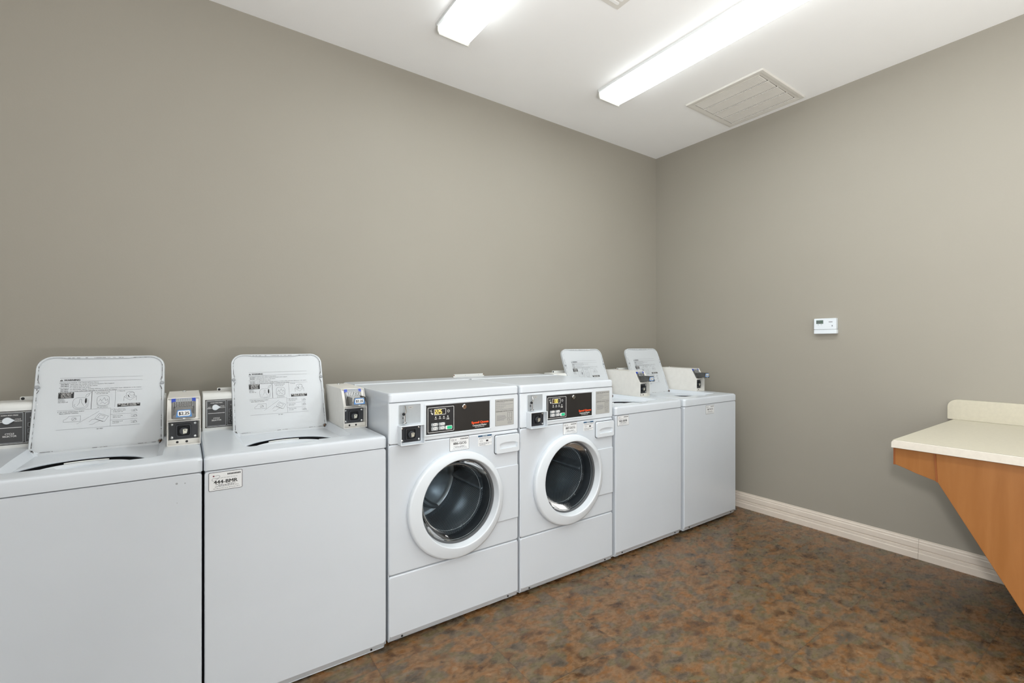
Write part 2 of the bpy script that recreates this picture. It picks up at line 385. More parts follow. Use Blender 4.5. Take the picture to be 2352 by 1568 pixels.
# ------------------------------------------------------------------ ceiling lamps
def lamp(x0, x1, yend, length, label):
    cx = (x0+x1)/2; hw = (x1-x0)/2
    t_ = thing('ceiling_lamp', label, 'ceiling lamp', (cx, yend, HC), 'fluorescent lamps on the ceiling')
    # metal pan against the ceiling
    MB().box(-hw-.012, hw+.012, -length, 0, -.016, 0, 'pan').build('housing', t_, .002)
    pr = [(-hw, -.014), (-hw+.002, -.040), (-hw+.010, -.052), (hw-.010, -.052), (hw-.002, -.040), (hw, -.014)]
    b = MB(); b.loft([[(x, -.006, z) for x, z in pr], [(x, -length+.006, z) for x, z in pr]], 'lens', False, False, close=False)
    b.build('lens', t_, sharp=60)
    pe = [(-hw-.005, 0), (-hw-.004, -.042), (-hw+.006, -.060), (hw-.006, -.060), (hw+.004, -.042), (hw+.005, 0)]
    for y in (0, -length):
        b = MB(); b.plate(pe, y-.003, y+.003, 'capedge'); b.build('end_cap', t_, .001)
    return t_
lamp(1.128, 1.322, 2.315, 2.44, 'long fluorescent ceiling lamp at the top left, farther from the air vents')
lamp(2.335, 2.535, 2.285, 2.44, 'long fluorescent ceiling lamp beside the large return air grille')

# ------------------------------------------------------------------ vents
g = thing('return_air_grille', 'large square white return air grille on the ceiling by the right wall', 'air vent', (2.995, 1.505, HC))
W = .59; D = .56
o4 = rrect(0, W, 0, D, .003, 2); i4 = rrect(.045, W-.045, .045, D-.045, .003, 2)
b = MB(); b.loft([[(x, y, 0) for x, y in o4], [(x, y, -.010) for x, y in rrect(.004, W-.004, .004, D-.004, .003, 2)], [(x, y, -.012) for x, y in rrect(.02, W-.02, .02, D-.02, .003, 2)], [(x, y, -.008) for x, y in rrect(.026, W-.026, .026, D-.026, .003, 2)], [(x, y, -.008) for x, y in i4], [(x, y, 0) for x, y in i4]], 'louver')
b.build('frame', g)
MB().box(.045, W-.045, .045, D-.045, -.0015, -.0005, 'duct').build('filter', g)  # filter sheet, the duct's shade put into its dark colour
nb = 4; xw = (W-.09)/nb
for i in range(nb+1):
    MB().box(.045+i*xw-.004, .045+i*xw+.004, .045, D-.045, -.0105, -.002, 'louver').build('cross_bar', g)
b = MB(); ny = 44
for i in range(ny):
    y = .05+(D-.10)*(i+.5)/ny
    b.prismx([(y+.0022, -.0080), (y+.0014, -.0086), (y-.0012, -.0066), (y-.0004, -.0060)], .045, W-.045, 'louver')
    for q in range(nb): b.prismx([(y+.0046, -.0085), (y+.0036, -.0092), (y-.0040, -.0034), (y-.0030, -.0028)], .049+q*xw, .045+(q+1)*xw-.017, 'louver')
sl = b.build('slats', g)
r_ = thing('ceiling_register', 'small white slotted air register at the top edge, between the two lamps', 'air vent', (1.55, 1.38, HC))
b = MB(); b.loft([[(x, y, 0) for x, y in rrect(0, .3, 0, .3, .002, 2)], [(x, y, -.006) for x, y in rrect(.004, .296, .004, .296, .002, 2)]], 'louver', False, True); b.build('frame', r_)
for i in range(9):
    y = .036+i*.0285
    MB().prismz(rrect(.03, .27, y-.008, y+.008, .0078, 4), -.0085, -.006, 'white').build('louver', r_)

# ------------------------------------------------------------------ thermostat
t_ = thing('thermostat', 'white programmable thermostat with a small screen on the right wall', 'thermostat', (XR, 1.394, 1.426))
def wallx(b): b.X = Matrix(((0, 1, 0, 0), (-1, 0, 0, 0), (0, 0, 1, 0), (0, 0, 0, 1))); return b   # local x -> -Y, local y(depth) -> +X
wallx(MB()).plate(rrect(-.068, .068, -.023, .053, .004), -.030, 0, 'plastic').build('body', t_, .002)
wallx(MB()).plate(rrect(-.068, .070, -.053, -.0245, .004), -.031, 0, 'plastic').build('cover', t_, .002)
b = wallx(MB()); b.rect(-.053, -.009, .016, .041, -.0303, 'screen'); b.rect(-.047, -.030, .022, .034, -.0306, 'rubber'); b.build('screen', t_, fix=False)
for x in (-.041, -.021):
    b = wallx(MB()); b.plate(rrect(x-.006, x+.006, -.006, .004, .002), -.031, -.029, 'plastic'); b.rect(x-.003, x+.003, .008, .011, -.0303, 'ink2'); b.build('button', t_)
b = wallx(MB()); b.plate(rrect(.03, .04, -.008, .003, .002), -.033, -.029, 'plastic'); b.rect(.024, .047, .025, .030, -.0303, 'ink2'); b.rect(.042, .048, -.004, .006, -.0303, 'ink2'); b.build('switch', t_)

# ------------------------------------------------------------------ folding counter on the right
c_ = thing('folding_counter', 'cream laminate folding counter with backsplash and maple panel base by the right wall', 'counter', (2.62, .74, 0))
Lc = 2.2; Dp = XR-.001-2.62
b = MB(); b.box(.006, Dp, -Lc, 0, .836, .868, 'laminate'); b.build('countertop', c_, .002)
b = MB(); pr = rrect(-Lc, .002, .834, .868, .001, 4, rs=(.001, .001, .014, .001)); b.loft([[(-.004, y, z) for y, z in pr], [(.0055, y, z) for y, z in pr]], 'laminate2', True, True); b.build('edge_strip', c_, .0015, label='lighter cream edge strip')
MB().box(.0052, .0062, -Lc, 0, .8676, .8683, 'gap').build('seam', c_)
b = MB(); pr = rrect(-Lc, .024, .8685, .983, .001, 8, rs=(.001, .001, .045, .001)); b.loft([[(Dp-.022, y, z) for y, z in pr], [(Dp, y, z) for y, z in pr]], 'laminate', True, True); b.build('backsplash', c_, .0015)
# maple apron and triangular support
ap = [(0, .834), (0, .755), (-.008, .754), (-.04, .744), (-.075, .731), (-.11, .721), (-.146, .711), (-.146, .834)]
MB().prismx(ap, .022, .040, 'wood').build('apron', c_, .0015)
MB().prismx([(.0008, .834), (.0008, .754), (-.0055, .754), (-.0055, .834)], .0205, .0225, 'wood_dark').build('apron_end_strip', c_)
sp_ = [(-.146, .834), (-.151, .711), (-.403, .26), (-.548, 0), (-1.5, 0), (-1.9, .711), (-1.9, .834)]
MB().prismx(sp_, .018, .038, 'wood').build('support_panel', c_, .0015)
MB().prismx([(-.1395, .834), (-.1475, .709), (-.1535, .709), (-.1455, .834)], .0165, .0195, 'wood_dark').build('panel_edge', c_)
MB().box(.04, Dp-.02, -1.0, -.98, .05, .834, 'wood').build('cross_panel', c_)
MB().box(Dp-.018, Dp, -Lc, -.35, .76, .834, 'wood').build('wall_cleat', c_)

# ------------------------------------------------------------------ shared appliance parts
def panel(b, x0, x1, z0, z1, m, y=0., bot=.006, r=.012, back=.03, hole=None):
    sil = rrect(x0, x1, z0, z1, r); fac = rrect(x0+.005, x1-.005, z0+bot, z1-.005, r*.6)
    if hole is None:
        hm = .013 if bot > .01 else .005; hy = lambda z: y+(hm if z < z0+r else .005)
        b.loft([[(x, y+back, z) for x, z in sil], [(x, hy(z)+.001, z) for x, z in sil], [(x+(.0015 if x < (x0+x1)/2 else -.0015), hy(z)-(.0035 if hy(z) < y+.006 else .001), z) for x, z in rrect(x0, x1, z0+bot*.05, z1-.0015, r)], [(x, y, z) for x, z in fac]], m, True, True)
    else:
        c, rad = hole; hp = circ(c[0], c[1], rad, 72); A = angles(c, [sil, fac], 72)
        S1 = [hit(c, a, sil) for a in A]; S2 = [hit(c, a, fac) for a in A]; H = [(c[0]+rad*math.cos(a), c[1]+rad*math.sin(a)) for a in A]
        b.loft([[(x, y+back, z) for x, z in S1], [(x, y+.005, z) for x, z in S1], [(x, y, z) for x, z in S2], [(x, y, z) for x, z in H], [(x, y+.02, z) for x, z in H]], m)
    return b
def lock_unit(par, x0, x1, z0, z1, y):
    """black lock plate with a lock barrel and four screws"""
    w_ = x1-x0; h_ = z1-z0; cx = (x0+x1)/2; cz = (z0+z1)/2
    b = MB(); b.plate(rrect(x0, x1, z0, z1, .002), y, y+.003, 'lockplate')
    q = min(w_, h_)*.36
    o = rrect(cx-q, cx+q, cz-q, cz+q, .008); i = rrect(cx-q+.005, cx+q-.005, cz-q+.005, cz+q-.005, .006)
    b.ring(o, i, y-.007, y, 'lockplate'); b.plate(i, y-.001, y, 'dark'); b.build('lock_plate', par, .0008)
    b = MB(); b.lathe([(q*.62, 0), (q*.6, -.012), (q*.52, -.014)], (cx, y, cz-.001), 'lockplate', 24, True, True)
    k = q*.36; b.plate([(cx-k*.2, cz-k*1.3), (cx+k*1.1, cz-k*1.1), (cx+k*1.4, cz+k*.6), (cx+k*.6, cz+k*.8), (cx-k*.3, cz+k*.6)], y-.0165, y-.014, 'brass')
    b.rect(cx+k*.1, cx+k*.8, cz+k*.15, cz+k*.4, y-.0168, 'dark'); b.build('lock', par)
    for sx in (-1, 1):
        for sz in (-1, 1):
            MB().lathe([(.0052, 0), (.0048, -.002), (.003, -.0032), (.0008, -.0036)], (cx+sx*(w_/2-.0085), y, cz+sz*(h_/2-.0085)), 'chrome', 14, False, True).build('screw', par)
def id_sticker(par, x0, x1, z0, z1, code, y, kind):
    b = MB(); b.plate(rrect(x0, x1, z0, z1, .004), y-.0004, y, 'ink'); wd = .0014
    b.plate(rrect(x0+wd, x1-wd, z0+wd, z1-wd, .003), y-.0008, y-.0003, 'sticker'); yy = y-.0010
    w_ = x1-x0; h_ = z1-z0; X_ = lambda u: x0+u*w_; Z_ = lambda v: z0+v*h_
    random.seed(code)
    for i in range(9):
        u = .55+i*.045; b.rect(X_(u), X_(u+.032), Z_(.80), Z_(.88), yy, 'ink')
    if kind == 'csc':
        b.text('CSC #', X_(.07), Z_(.76), h_*.11, yy, 'ink', width=w_*.27, bold=.03)
        b.rect(X_(.08), X_(.24), Z_(.70), Z_(.715), yy, 'ink2')
        b.text(code, X_(.19), Z_(.45), h_*.175, yy, 'ink', width=w_*.66, bold=.037)
    else:
        b.poly([(X_(.27), Z_(.66)), (X_(.12), Z_(.68)), (X_(.09), Z_(.60)), (X_(.13), Z_(.54)), (X_(.22), Z_(.55))], .0010, yy, 'ink2')
        b.poly([(X_(.19), Z_(.80)), (X_(.27), Z_(.83)), (X_(.33), Z_(.78)), (X_(.30), Z_(.68)), (X_(.25), Z_(.62)), (X_(.20), Z_(.64))], .0010, yy, 'ink2')
        b.plate([(X_(.145)+.003*math.cos(a*.4), Z_(.80)+.0025*math.sin(a*.4)) for a in range(16)], yy, y-.0005, 'red')
        b.text(code, X_(.15), Z_(.375), h_*.19, yy, 'ink', width=w_*.70, bold=.037)
    for (u0, u1, v, mm_, hh) in ((.25, .85, .66, 'ink2', .012), (.2, .42, .315, 'ink2', .02), (.55, .8, .315, 'ink2', .015), (.28, .75, .26, 'ink', .02), (.18, .88, .20, 'ink2', .02), (.13, .92, .10, 'ink2', .018)):
        u = u0
        while u < u1:
            d_ = random.uniform(.04, .1); b.rect(X_(u), X_(min(u+d_, u1)), Z_(v), Z_(v+hh*1.3), yy, mm_); u += d_+.015
    o = b.build('machine_number_sticker', par, fix=False); o['label'] = 'white sticker with number '+code
    return o
def foot(par, x, y, z0, z1):
    MB().lathe([(.014, 0), (.018, .002), (.018, .006), (.006, .008), (.006, z1-z0)], (x, y, z0), 'rubber', 16, True, True, axis='z').build('foot', par)

# ------------------------------------------------------------------ top loading washer
WT, DT, ZT, ZS = .65, .70, .9085, .8585
TILT = R(21)
def top_loader():
    t = thing('top_load_washer', '', 'washing machine', (0, FRONT, 0))
    # cabinet sides and back
    b = MB(); o = rrect(.003, WT-.003, .012, DT-.02, .012, 4); b.prismz(o, .004, ZS-.003, 'enamel'); b.build('cabinet', t)
    b = MB(); panel(b, .002, WT-.002, .006, ZS-.003, 'enamel', bot=.026, r=.014, back=.016); b.build('front_panel', t, sharp=16)
    for x in (.065, WT-.065):
        MB().disc(x, .019, .0042, .0095, 'dark', th=.007, n=12).build('screw_hole', t)
    # deck with a sunken tray and a wide tub opening
    c = (.315, .235)
    out = rrect(0, WT, -.004, DT, .016, 5)
    ins = rrect(.004, WT-.004, 0, DT-.004, .016, 5)
    top = rrect(.012, WT-.012, .008, DT-.012, .012, 5)
    lip = [(.128, .115), (.150, .092), (.262, .091), (.276, .060), (.300, .052), (.360, .052), (.384, .060), (.398, .091), (.505, .092), (.535, .112), (.537, .300), (.535, .505), (.525, .520), (.135, .520), (.122, .508), (.122, .300)]
    trf = [(.158, .116), (.265, .110), (.285, .080), (.375, .080), (.395, .110), (.495, .116), (.512, .135), (.515, .300), (.513, .490), (.505, .500), (.155, .500), (.146, .490), (.144, .300), (.146, .132)]
    def opening(a, r_=.172):
        cx, cy = .312, .190; dx, dy = math.cos(a), math.sin(a); fx_, fy_ = c[0]-cx, c[1]-cy
        B = fx_*dx+fy_*dy; C_ = fx_*fx_+fy_*fy_-r_*r_; tt = -B+math.sqrt(B*B-C_); x, y = c[0]+dx*tt, c[1]+dy*tt
        if y < .122: tt = (.122-c[1])/dy; x, y = c[0]+dx*tt, .122
        return x, y
    A = angles(c, [out, top, lip, trf], 96)
    def zt(y): return .888-.006*(y/.5)         # tray floor falls gently to the hinge
    P = lambda poly: [hit(c, a, poly) for a in A]
    L = [[(x, y, ZS) for x, y in P(rrect(.006, WT-.006, .004, DT-.006, .012, 5))], [(x, y, ZS) for x, y in P(out)], [(x, y, ZT-.012) for x, y in P(out)], [(x, y, ZT-.004) for x, y in P(ins)], [(x, y, ZT) for x, y in P(top)], [(x, y, ZT) for x, y in P(lip)],
         [(x, y, zt(y)) for x, y in P(trf)], [(x, y, zt(y)-.001) for x, y in [opening(a, .178) for a in A]], [(x, y, zt(y)-.0035) for x, y in [opening(a) for a in A]], [(x, y, zt(y)-.007) for x, y in [opening(a, .173) for a in A]]]
    b = MB(); b.loft(L, 'enamel'); b.build('top_panel', t, sharp=28)
    # tub inside
    b = MB(); b.lathe([(.130, -.03), (.134, .004), (.140, .010), (.150, .012), (.158, .008), (.162, -.002), (.162, -.03)], (.312, .205, .857), 'plastic', 56, axis='z'); b.build('tub_ring', t, label='white balance ring of the wash tub')
    b = MB(); b.lathe([(.131, .0), (.131, -.3), (.02, -.3)], (.312, .205, .830), 'drum_plain', 56, False, True, axis='z'); b.build('wash_tub', t)
    b = MB(); b.lathe([(.186, .0), (.186, -.34), (.02, -.34)], (.312, .2115, .877), 'dark', 56, False, True, axis='z'); b.build('outer_tub', t)
    b = MB(); arc = [( .312+.163*math.cos(R(q)), .200+.160*math.sin(R(q)), .8705) for q in range(70, 118, 4)]; b.tube(arc, .0022, 'white', 8); b.build('water_inlet', t)
    # console
    cz = .905; fz = lambda y, z: (y, z)
    pr = [(.570, cz), (.570, cz+.150), (.574, cz+.163), (.584, cz+.171), (.602, cz+.173), (DT-.01, cz+.173), (DT-.01, cz)]
    cs = MB().prismx(pr, .010, .530, 'strip').build('console', t, .003)
    yy = .5695
    b = MB(); b.rect(.020, .520, cz+.016, cz+.142, yy-.0003, 'black')
    b.frame(.0235, .5165, cz+.0195, cz+.1385, .0012, yy-.0005, 'white', .003)
    b.rect(.0275, .0985, cz+.024, cz+.134, yy-.0006, 'charcoal'); b.frame(.0265, .0995, cz+.023, cz+.135, .0014, yy-.0007, 'grey', .003)
    b.rect(.1045, .5125, cz+.024, cz+.134, yy-.0006, 'charcoal'); b.frame(.1035, .5135, cz+.023, cz+.135, .0014, yy-.0007, 'grey', .003)
    b.rect(.031, .095, cz+.0795, cz+.0812, yy-.001, 'white')
    b.text('WARM PERM PRESS', .063, cz+.1245, .0042, yy-.001, 'white', width=.046, align='c', bold=.02)
    b.text('HOT', .031, cz+.106, .0042, yy-.001, 'white', bold=.02); b.rect(.0275, .046, cz+.1015, cz+.1035, yy-.001, 'white')
    b.text('COLD', .093, cz+.109, .0042, yy-.001, 'white', align='r', bold=.02); b.text('BRIGHTS', .096, cz+.102, .0042, yy-.001, 'white', align='r', bold=.02, squeeze=.9)
    b.text('CYCLE', .063, cz+.0545, .0062, yy-.001, 'white', width=.024, align='c', bold=.03); b.text('SELECTOR', .063, cz+.0455, .0062, yy-.001, 'white', width=.037, align='c', bold=.03)
    b.text('CYCLE STATUS', .117, cz+.112, .006, yy-.001, 'white', bold=.02)
    b.build('control_panel', cs, fix=False, label='black printed control panel')
    kb = MB(); kp = [(.0125*math.cos(R(q)), .0125*math.sin(R(q))) for q in range(40, 321, 14)]+[(.021, 0)]
    kb.plate([(.058+x, cz+.107+z) for x, z in kp], yy-.013, yy-.001, 'plastic'); kb.build('knob', cs, .002)
    for i in range(3):
        zc = cz+.088-.0235*i
        kb = MB(); kb.frame(.1115, .1485, zc-.0078, zc+.0078, .001, yy-.001, 'grey', .001); kb.plate(rrect(.1135, .1465, zc-.006, zc+.006, .001), yy-.0022, yy-.0006, 'black'); kb.disc(.121, zc, .0022, yy-.0022, 'grey', .0006, 10); kb.build('button', cs)
    b = MB(); b.plate(rrect(.070, .470, cz+.160, cz+.187, .004), DT-.032, DT-.028, 'strip')
    for x in (.078, .462): b.disc(x, cz+.179, .0055, DT-.032, 'dark', .0008, 14)
    b.build('rear_bracket', t)
    # open lid
    up = Vector((0, math.sin(TILT), math.cos(TILT))); nn = Vector((0, math.cos(TILT), -math.sin(TILT)))
    LX = Matrix(((1, 0, 0, 0), (0, nn.y, up.y, .50), (0, nn.z, up.z, .893-.0035), (0, 0, 0, 1)))   # local: x, depth (away), u
    b = MB(); b.X = LX
    c2 = (.3245, .18); so = rrect(.1225, .5265, -.010, .386, .02, 8, rs=(.014, .014, .050, .050))
    A2 = angles(c2, [so], 90)
    def off(p, d): v = Vector((p[0]-c2[0], p[1]-c2[1])); return (c2[0]+v.x-v.normalized().x*d, c2[1]+v.y-v.normalized().y*d)
    s0 = [hit(c2, a, so) for a in A2]
    def wav(p):       # the rim is wider along parts of the free edge and pinched by the bumpers
        d = .0085
        if p[1] > .36: d = .0075+.004*(1 if .20 < p[0] < .41 else 0)
        if p[1] < .01: d = .012
        for bx in (.131, .518):
            if abs(p[0]-bx) < .02 and abs(p[1]-.259) < .022: d += .007*(1-abs(p[1]-.259)/.022)
        return d
    i0 = [off(p, wav(p)) for p in s0]; i1 = [off(p, wav(p)+.003) for p in s0]; i2 = [off(p, .03) for p in s0]
    bk = [off(p, .006) for p in s0]
    b.loft([[(x, .024, z) for x, z in bk], [(x, .018, z) for x, z in s0], [(x, .003, z) for x, z in s0], [(x, .0, z) for x, z in [off(p, .0025) for p in s0]], [(x, .0, z) for x, z in i0], [(x, .0055, z) for x, z in i1], [(x, .0035, z) for x, z in i2]], 'enamel2', True, True)
    random.seed(11)
    for side in range(100):     # chipped paint along the rim
        q = random.random()
        if q < .34: x, z, dx, dz = .1320, random.choice([random.uniform(.02, .11), random.uniform(.27, .345), random.uniform(.12, .25)]), 0, 1
        elif q < .62: x, z, dx, dz = .5172, random.choice([random.uniform(.02, .11), random.uniform(.27, .345), random.uniform(.12, .25)]), 0, 1
        elif q < .82: x, z, dx, dz = random.choice([random.uniform(.15, .19), random.uniform(.3, .34), random.uniform(.42, .5)]), .0035, 1, 0
        else: x, z, dx, dz = random.uniform(.19, .50), .3772, 1, 0
        ln = random.uniform(.002, .012); b.line((x, z), (x+dx*ln, z+dz*ln), random.uniform(.0007, .0018), -.0004, 'chip')
    for cxx, s_ in ((.131, -1), (.518, 1)):
        b.line((cxx-s_*.001, .232), (cxx-s_*.007, .246), .0016, -.0005, 'chip'); b.line((cxx-s_*.001, .288), (cxx-s_*.006, .272), .0014, -.0005, 'chip')
    lid = b.build('lid', t, sharp=40, fix=True)
    for x, z in ((.1315, .259), (.5180, .259)):
        q = MB(); q.X = LX; q.lathe([(.0075, .001), (.0072, -.002), (.006, -.0035)], (x, 0, z), 'bump', 20, False, True); q.build('bumper', lid)
    for x in (.131, .515):
        q = MB(); q.X = LX; q.lathe([(.0085, .001), (.0085, -.003), (.0055, -.003), (.0055, -.001)], (x, 0, .006), 'steel', 18); q.lathe([(.0045, 0), (.004, -.004)], (x, 0, .006), 'rust', 12, False, True); q.tube([(x-.003, -.004, -.004), (x+.005, -.004, .013)], .0015, 'dark', 6)
        q.tube([(x, .004, .000), (x, .012, -.014)], .006, 'rust', 10); q.build('hinge', lid)
    # printed washing instructions under the lid
    q = MB(); q.X = LX; y = .0026
    tx = lambda s_, x, z, h, w_=None, m_='ink', al='l', bd=.012: q.text(s_, x, z, h, y, m_, width=w_, align=al, bold=bd)
    ln = lambda *a: q.line(a[0:2], a[2:4], .0007, y, 'ink2')
    ln(.194, .293, .451, .293); ln(.194, .2775, .451, .2775)
    q.add([(.194, y, .281), (.2035, y, .281), (.1988, y, .2885)], [(0, 1, 2)], 'ink'); q.rect(.1983, .1993, .2835, .2865, y-.0003, 'white')
    tx('WARNING', .2065, .281, .0068, .047, bd=.05)
    tx('Moving parts hazard. Can cause serious injury.', .194, .271, .0036, .117)
    for z, s_, w_ in ((.2642, 'reach into the washer until all moving parts have stopped.', .134), (.2572, 'let children play in or on the washer.', .083), (.2432, 'put flammable liquids, cleaning solvents, or articles soiled with these substances, in the washer.', .223), (.2362, 'put articles soiled with vegetable or cooking oil in the washer.', .143)):
        tx('DO NOT', .1985, z, .0038, .0225, bd=.05); tx(s_, .2255, z, .0036, w_)
    tx('Fire hazard. To reduce the risk of fire:', .194, .2502, .0036, .093)
    q.rect(.193, .238, .2095, .2338, y, 'ink')
    for i, s_ in enumerate(('1. TUB MUST BE', 'USED FIRST', 'Do Not Pour', 'Over Laundry')): q.text(s_, .1965 if i == 0 else .201, .2285-.0056*i, .0038, y-.0005, 'white', width=(.038 if i == 0 else .030), bold=.03)
    for i, s_ in enumerate(('Measure', 'detergent', 'into wash tub')): tx(s_, .1935, .2035-.0055*i, .0038)
    ln(.238, .2345, .2915, .2345); q.line((.2915, .2345), (.2915, .1605), .0012, y, 'ink'); ln(.193, .1605, .2915, .1605); ln(.2915, .235, .451, .235)
    ln(.364, .235, .364, .163); ln(.352, .159, .352, .085); ln(.2915, .160, .352, .160); ln(.194, .0845, .446, .0845)
    ln(.352, .133, .437, .133); ln(.352, .109, .437, .109)
    def oval(cx, cz_, rx, rz, m_='ink2', a0=0, a1=360, w_=.0007):
        pts = [(cx+rx*math.cos(R(a)), cz_+rz*math.sin(R(a))) for a in range(a0, a1+1, 12)]; q.poly(pts, w_, y, m_)
    # tub and detergent
    def sq(cx, cz_, rx, rz, m_='ink2'):
        q.poly([(cx+math.copysign(abs(math.cos(R(a)))**.6, math.cos(R(a)))*rx, cz_+math.copysign(abs(math.sin(R(a)))**.6, math.sin(R(a)))*rz) for a in range(0, 361, 12)], .0008, y, m_)
    sq(.259, .187, .0225, .023); oval(.259, .179, .018, .011, a0=150, a1=390); q.poly([(.249, .176), (.256, .190), (.256, .203), (.262, .203), (.262, .190), (.269, .176)], .0008, y, 'ink2')
    q.add([(.2745, y, .184), (.2775, y, .190), (.2775, y, .200), (.2750, y, .208), (.2722, y, .202), (.2715, y, .192)], [(0, 1, 2, 3, 4, 5)], 'ink')
    q.poly([(.272, .212), (.276, .222), (.284, .225), (.282, .216), (.275, .212)], .0008, y, 'ink2'); ln(.284, .225, .290, .231)
    # tub with clothes
    tx('2  Load clothes loosely', .3005, .2275, .0036); tx('into the wash tub.', .305, .2215, .0036); sq(.327, .192, .0195, .022); oval(.327, .182, .0165, .010, a0=160, a1=380)
    q.poly([(.313, .190), (.319, .200), (.322, .190), (.330, .206), (.335, .192), (.341, .199), (.343, .186)], .0008, y, 'ink2'); q.poly([(.318, .181), (.326, .187), (.333, .179), (.338, .186)], .0008, y, 'ink2'); tx('Do not overload.', .327, .164, .0034, al='c')
    tx('3  Close lid.', .371, .2285, .0036)
    q.poly([(.392, .187), (.392, .205), (.412, .189), (.432, .205), (.432, .187)], .0008, y, 'ink2'); q.poly([(.392, .205), (.398, .209)], .0008, y, 'ink2'); q.poly([(.432, .205), (.424, .212)], .0008, y, 'ink2')
    sq(.412, .213, .013, .012); oval(.417, .216, .008, .007); q.line((.404, .212), (.409, .203), .0022, y, 'ink')
    q.rect(.372, .445, .1632, .1762, y, 'ink'); q.text('LID MUST BE CLOSED TO', .4085, .1712, .0040, y-.0005, 'white', width=.068, align='c', bold=.03); q.text('OPERATE WASHER', .4085, .1652, .0040, y-.0005, 'white', width=.050, align='c', bold=.03)
    tx('4  Set wash temperature and/or', .194, .1525, .0042, .078); tx('fabric selector switches.', .1995, .1460, .0042, .056)
    q.poly([(.213, .114), (.213, .122), (.222, .127), (.228, .136), (.262, .136), (.262, .113), (.213, .114)], .0008, y, 'ink2'); oval(.243, .124, .007, .006); q.poly([(.238, .119), (.246, .127), (.249, .122)], .0009, y, 'ink'); ln(.252, .103, .317, .150)
    q.poly([(.304, .121), (.318, .141), (.346, .127), (.334, .105), (.304, .121)], .0008, y, 'ink2'); q.poly([(.313, .124), (.321, .135), (.336, .127), (.329, .117), (.313, .124)], .0008, y, 'ink2')
    q.poly([(.287, .108), (.297, .118), (.309, .117), (.319, .110), (.307, .104), (.300, .098), (.289, .098)], .0008, y, 'ink2'); q.poly([(.318, .112), (.330, .106)], .0008, y, 'ink')
    for i, s_ in enumerate(('5  Place coins in coin', 'slots. If prices, push', 'in then pull out.')): tx(s_, .3555 if i == 0 else .3595, .1525-.0055*i, .0036)
    tx('Insert card into', .3595, .1245, .0036); tx('slot to start.', .3595, .1185, .0036); tx('Push keep knob', .3595, .1015, .0036); tx('in to start.', .3595, .0955, .0036)
    for zc in (.145, .122, .097): oval(.430, zc, .0055, .005); q.poly([(.416, zc+.004), (.424, zc+.002), (.432, zc+.003), (.437, zc-.004)], .0008, y, 'ink2'); q.poly([(.417, zc-.003), (.425, zc-.004), (.43, zc)], .0008, y, 'ink')
    tx('201 4903', .321, .0765, .0042, .019, al='c')
    o = q.build('instruction_print', lid, fix=False, label='printed warning and washing instructions')
    # coin box
    bx0, bx1, bz = .5435, .6495, ZT+.0005
    y0, y1 = .262, .311
    s_ = MB()
    prof = [(y0, bz), (y0, bz+.094), (y1, bz+.178), (.602, bz+.181), (.602, bz)]
    wt = .0028
    s_.prismx(prof, bx0, bx0+wt, 'cream'); s_.prismx(prof, bx1-wt, bx1, 'cream')
    s_.prismx([(y1-.002, bz+.1765), (y1-.001, bz+.179), (.602, bz+.181), (.602, bz+.178)], bx0, bx1, 'cream')
    s_.prismx([(.60, bz), (.60, bz+.18), (.602, bz+.18), (.602, bz)], bx0, bx1, 'cream')
    # sloping face a little behind the side edges, shelf, ledge
    s_.prismx([(y0+.010, bz+.096), (y1+.005, bz+.176), (y1+.008, bz+.176), (y0+.013, bz+.096)], bx0+wt, bx1-wt, 'cream')
    s_.prismx([(y0, bz+.0915), (y0, bz+.0945), (y0+.045, bz+.0965), (y0+.045, bz+.0935)], bx0+wt, bx1-wt, 'cream')
    s_.prismx([(y0, bz), (y0, bz+.003), (y0+.03, bz+.004), (y0+.03, bz)], bx0+wt, bx1-wt, 'cream')
    s_.prismx([(y0+.024, bz+.003), (y0+.024, bz+.020), (y0+.030, bz+.020), (y0+.030, bz+.003)], bx0+wt, bx1-wt, 'cream')
    s_.box(bx0+wt, bx1-wt, y0+.034, y0+.037, bz+.004, bz+.094, 'strip')
    for x in (.575, .605): s_.disc(x, bz+.010, .0045, y0+.024, 'dark', .0006, 10)
    s_.lathe([(.007, 0), (.007, .005), (.004, .007)], ((bx0+bx1)/2, .56, bz+.181), 'chrome', 14, False, True, axis='z')
    cb = s_.build('coin_box', t, .0006)
    cb['label'] = 'cream metal coin box with sloping coin slide'
    lock_unit(cb, bx0+.006, bx1-.0085, bz+.020, bz+.088, y0+.026)
    # slide mechanism on the sloping face
    sl_ = Vector((0, y1-y0, .084)); L_ = sl_.length; U = sl_/L_; NN = Vector((0, -U.z, U.y))   # outward normal
    org = Vector((0, y0+.010, bz+.095))
    SX = Matrix(((1, 0, 0, 0), (0, -NN.y, U.y, org.y), (0, -NN.z, U.z, org.z), (0, 0, 0, 1)))   # x, depth into box, up the slope
    cx = (bx0+bx1)/2
    b = MB(); b.X = SX; b.plate(rrect(cx-.040, cx+.038, .008, .090, .004), -.005, .002, 'steel')
    b.plate(rrect(cx-.037, cx+.035, .012, .076, .004), -.008, -.004, 'steel')
    for i in range(8):
        x = cx-.028+i*.0078; b.box(x-.0021, x+.0021, -.0088, -.0075, .052, .073, 'dark'); b.box(x-.0007, x+.0007, -.0100, -.0088, .052, .073, 'chrome')
    b.build('coin_slide', cb, .0004)
    b = MB(); b.X = SX; b.plate(rrect(cx-.040, cx+.038, .074, .090, .0025), -.0075, -.0045, 'blue'); b.plate(rrect(cx-.0265, cx+.0255, .0755, .0885, .002), -.0082, -.007, 'grey')
    for i in range(9): b.rect(cx-.0235+i*.0056, cx-.0215+i*.0056, .077, .087, -.0084, 'ink2')
    b.build('coin_guide', cb, label='blue and silver strip above the coin slots')
    # pull-out tray with its price label
    b = MB(); ty0, ty1 = .196, .300; tz = bz+.112
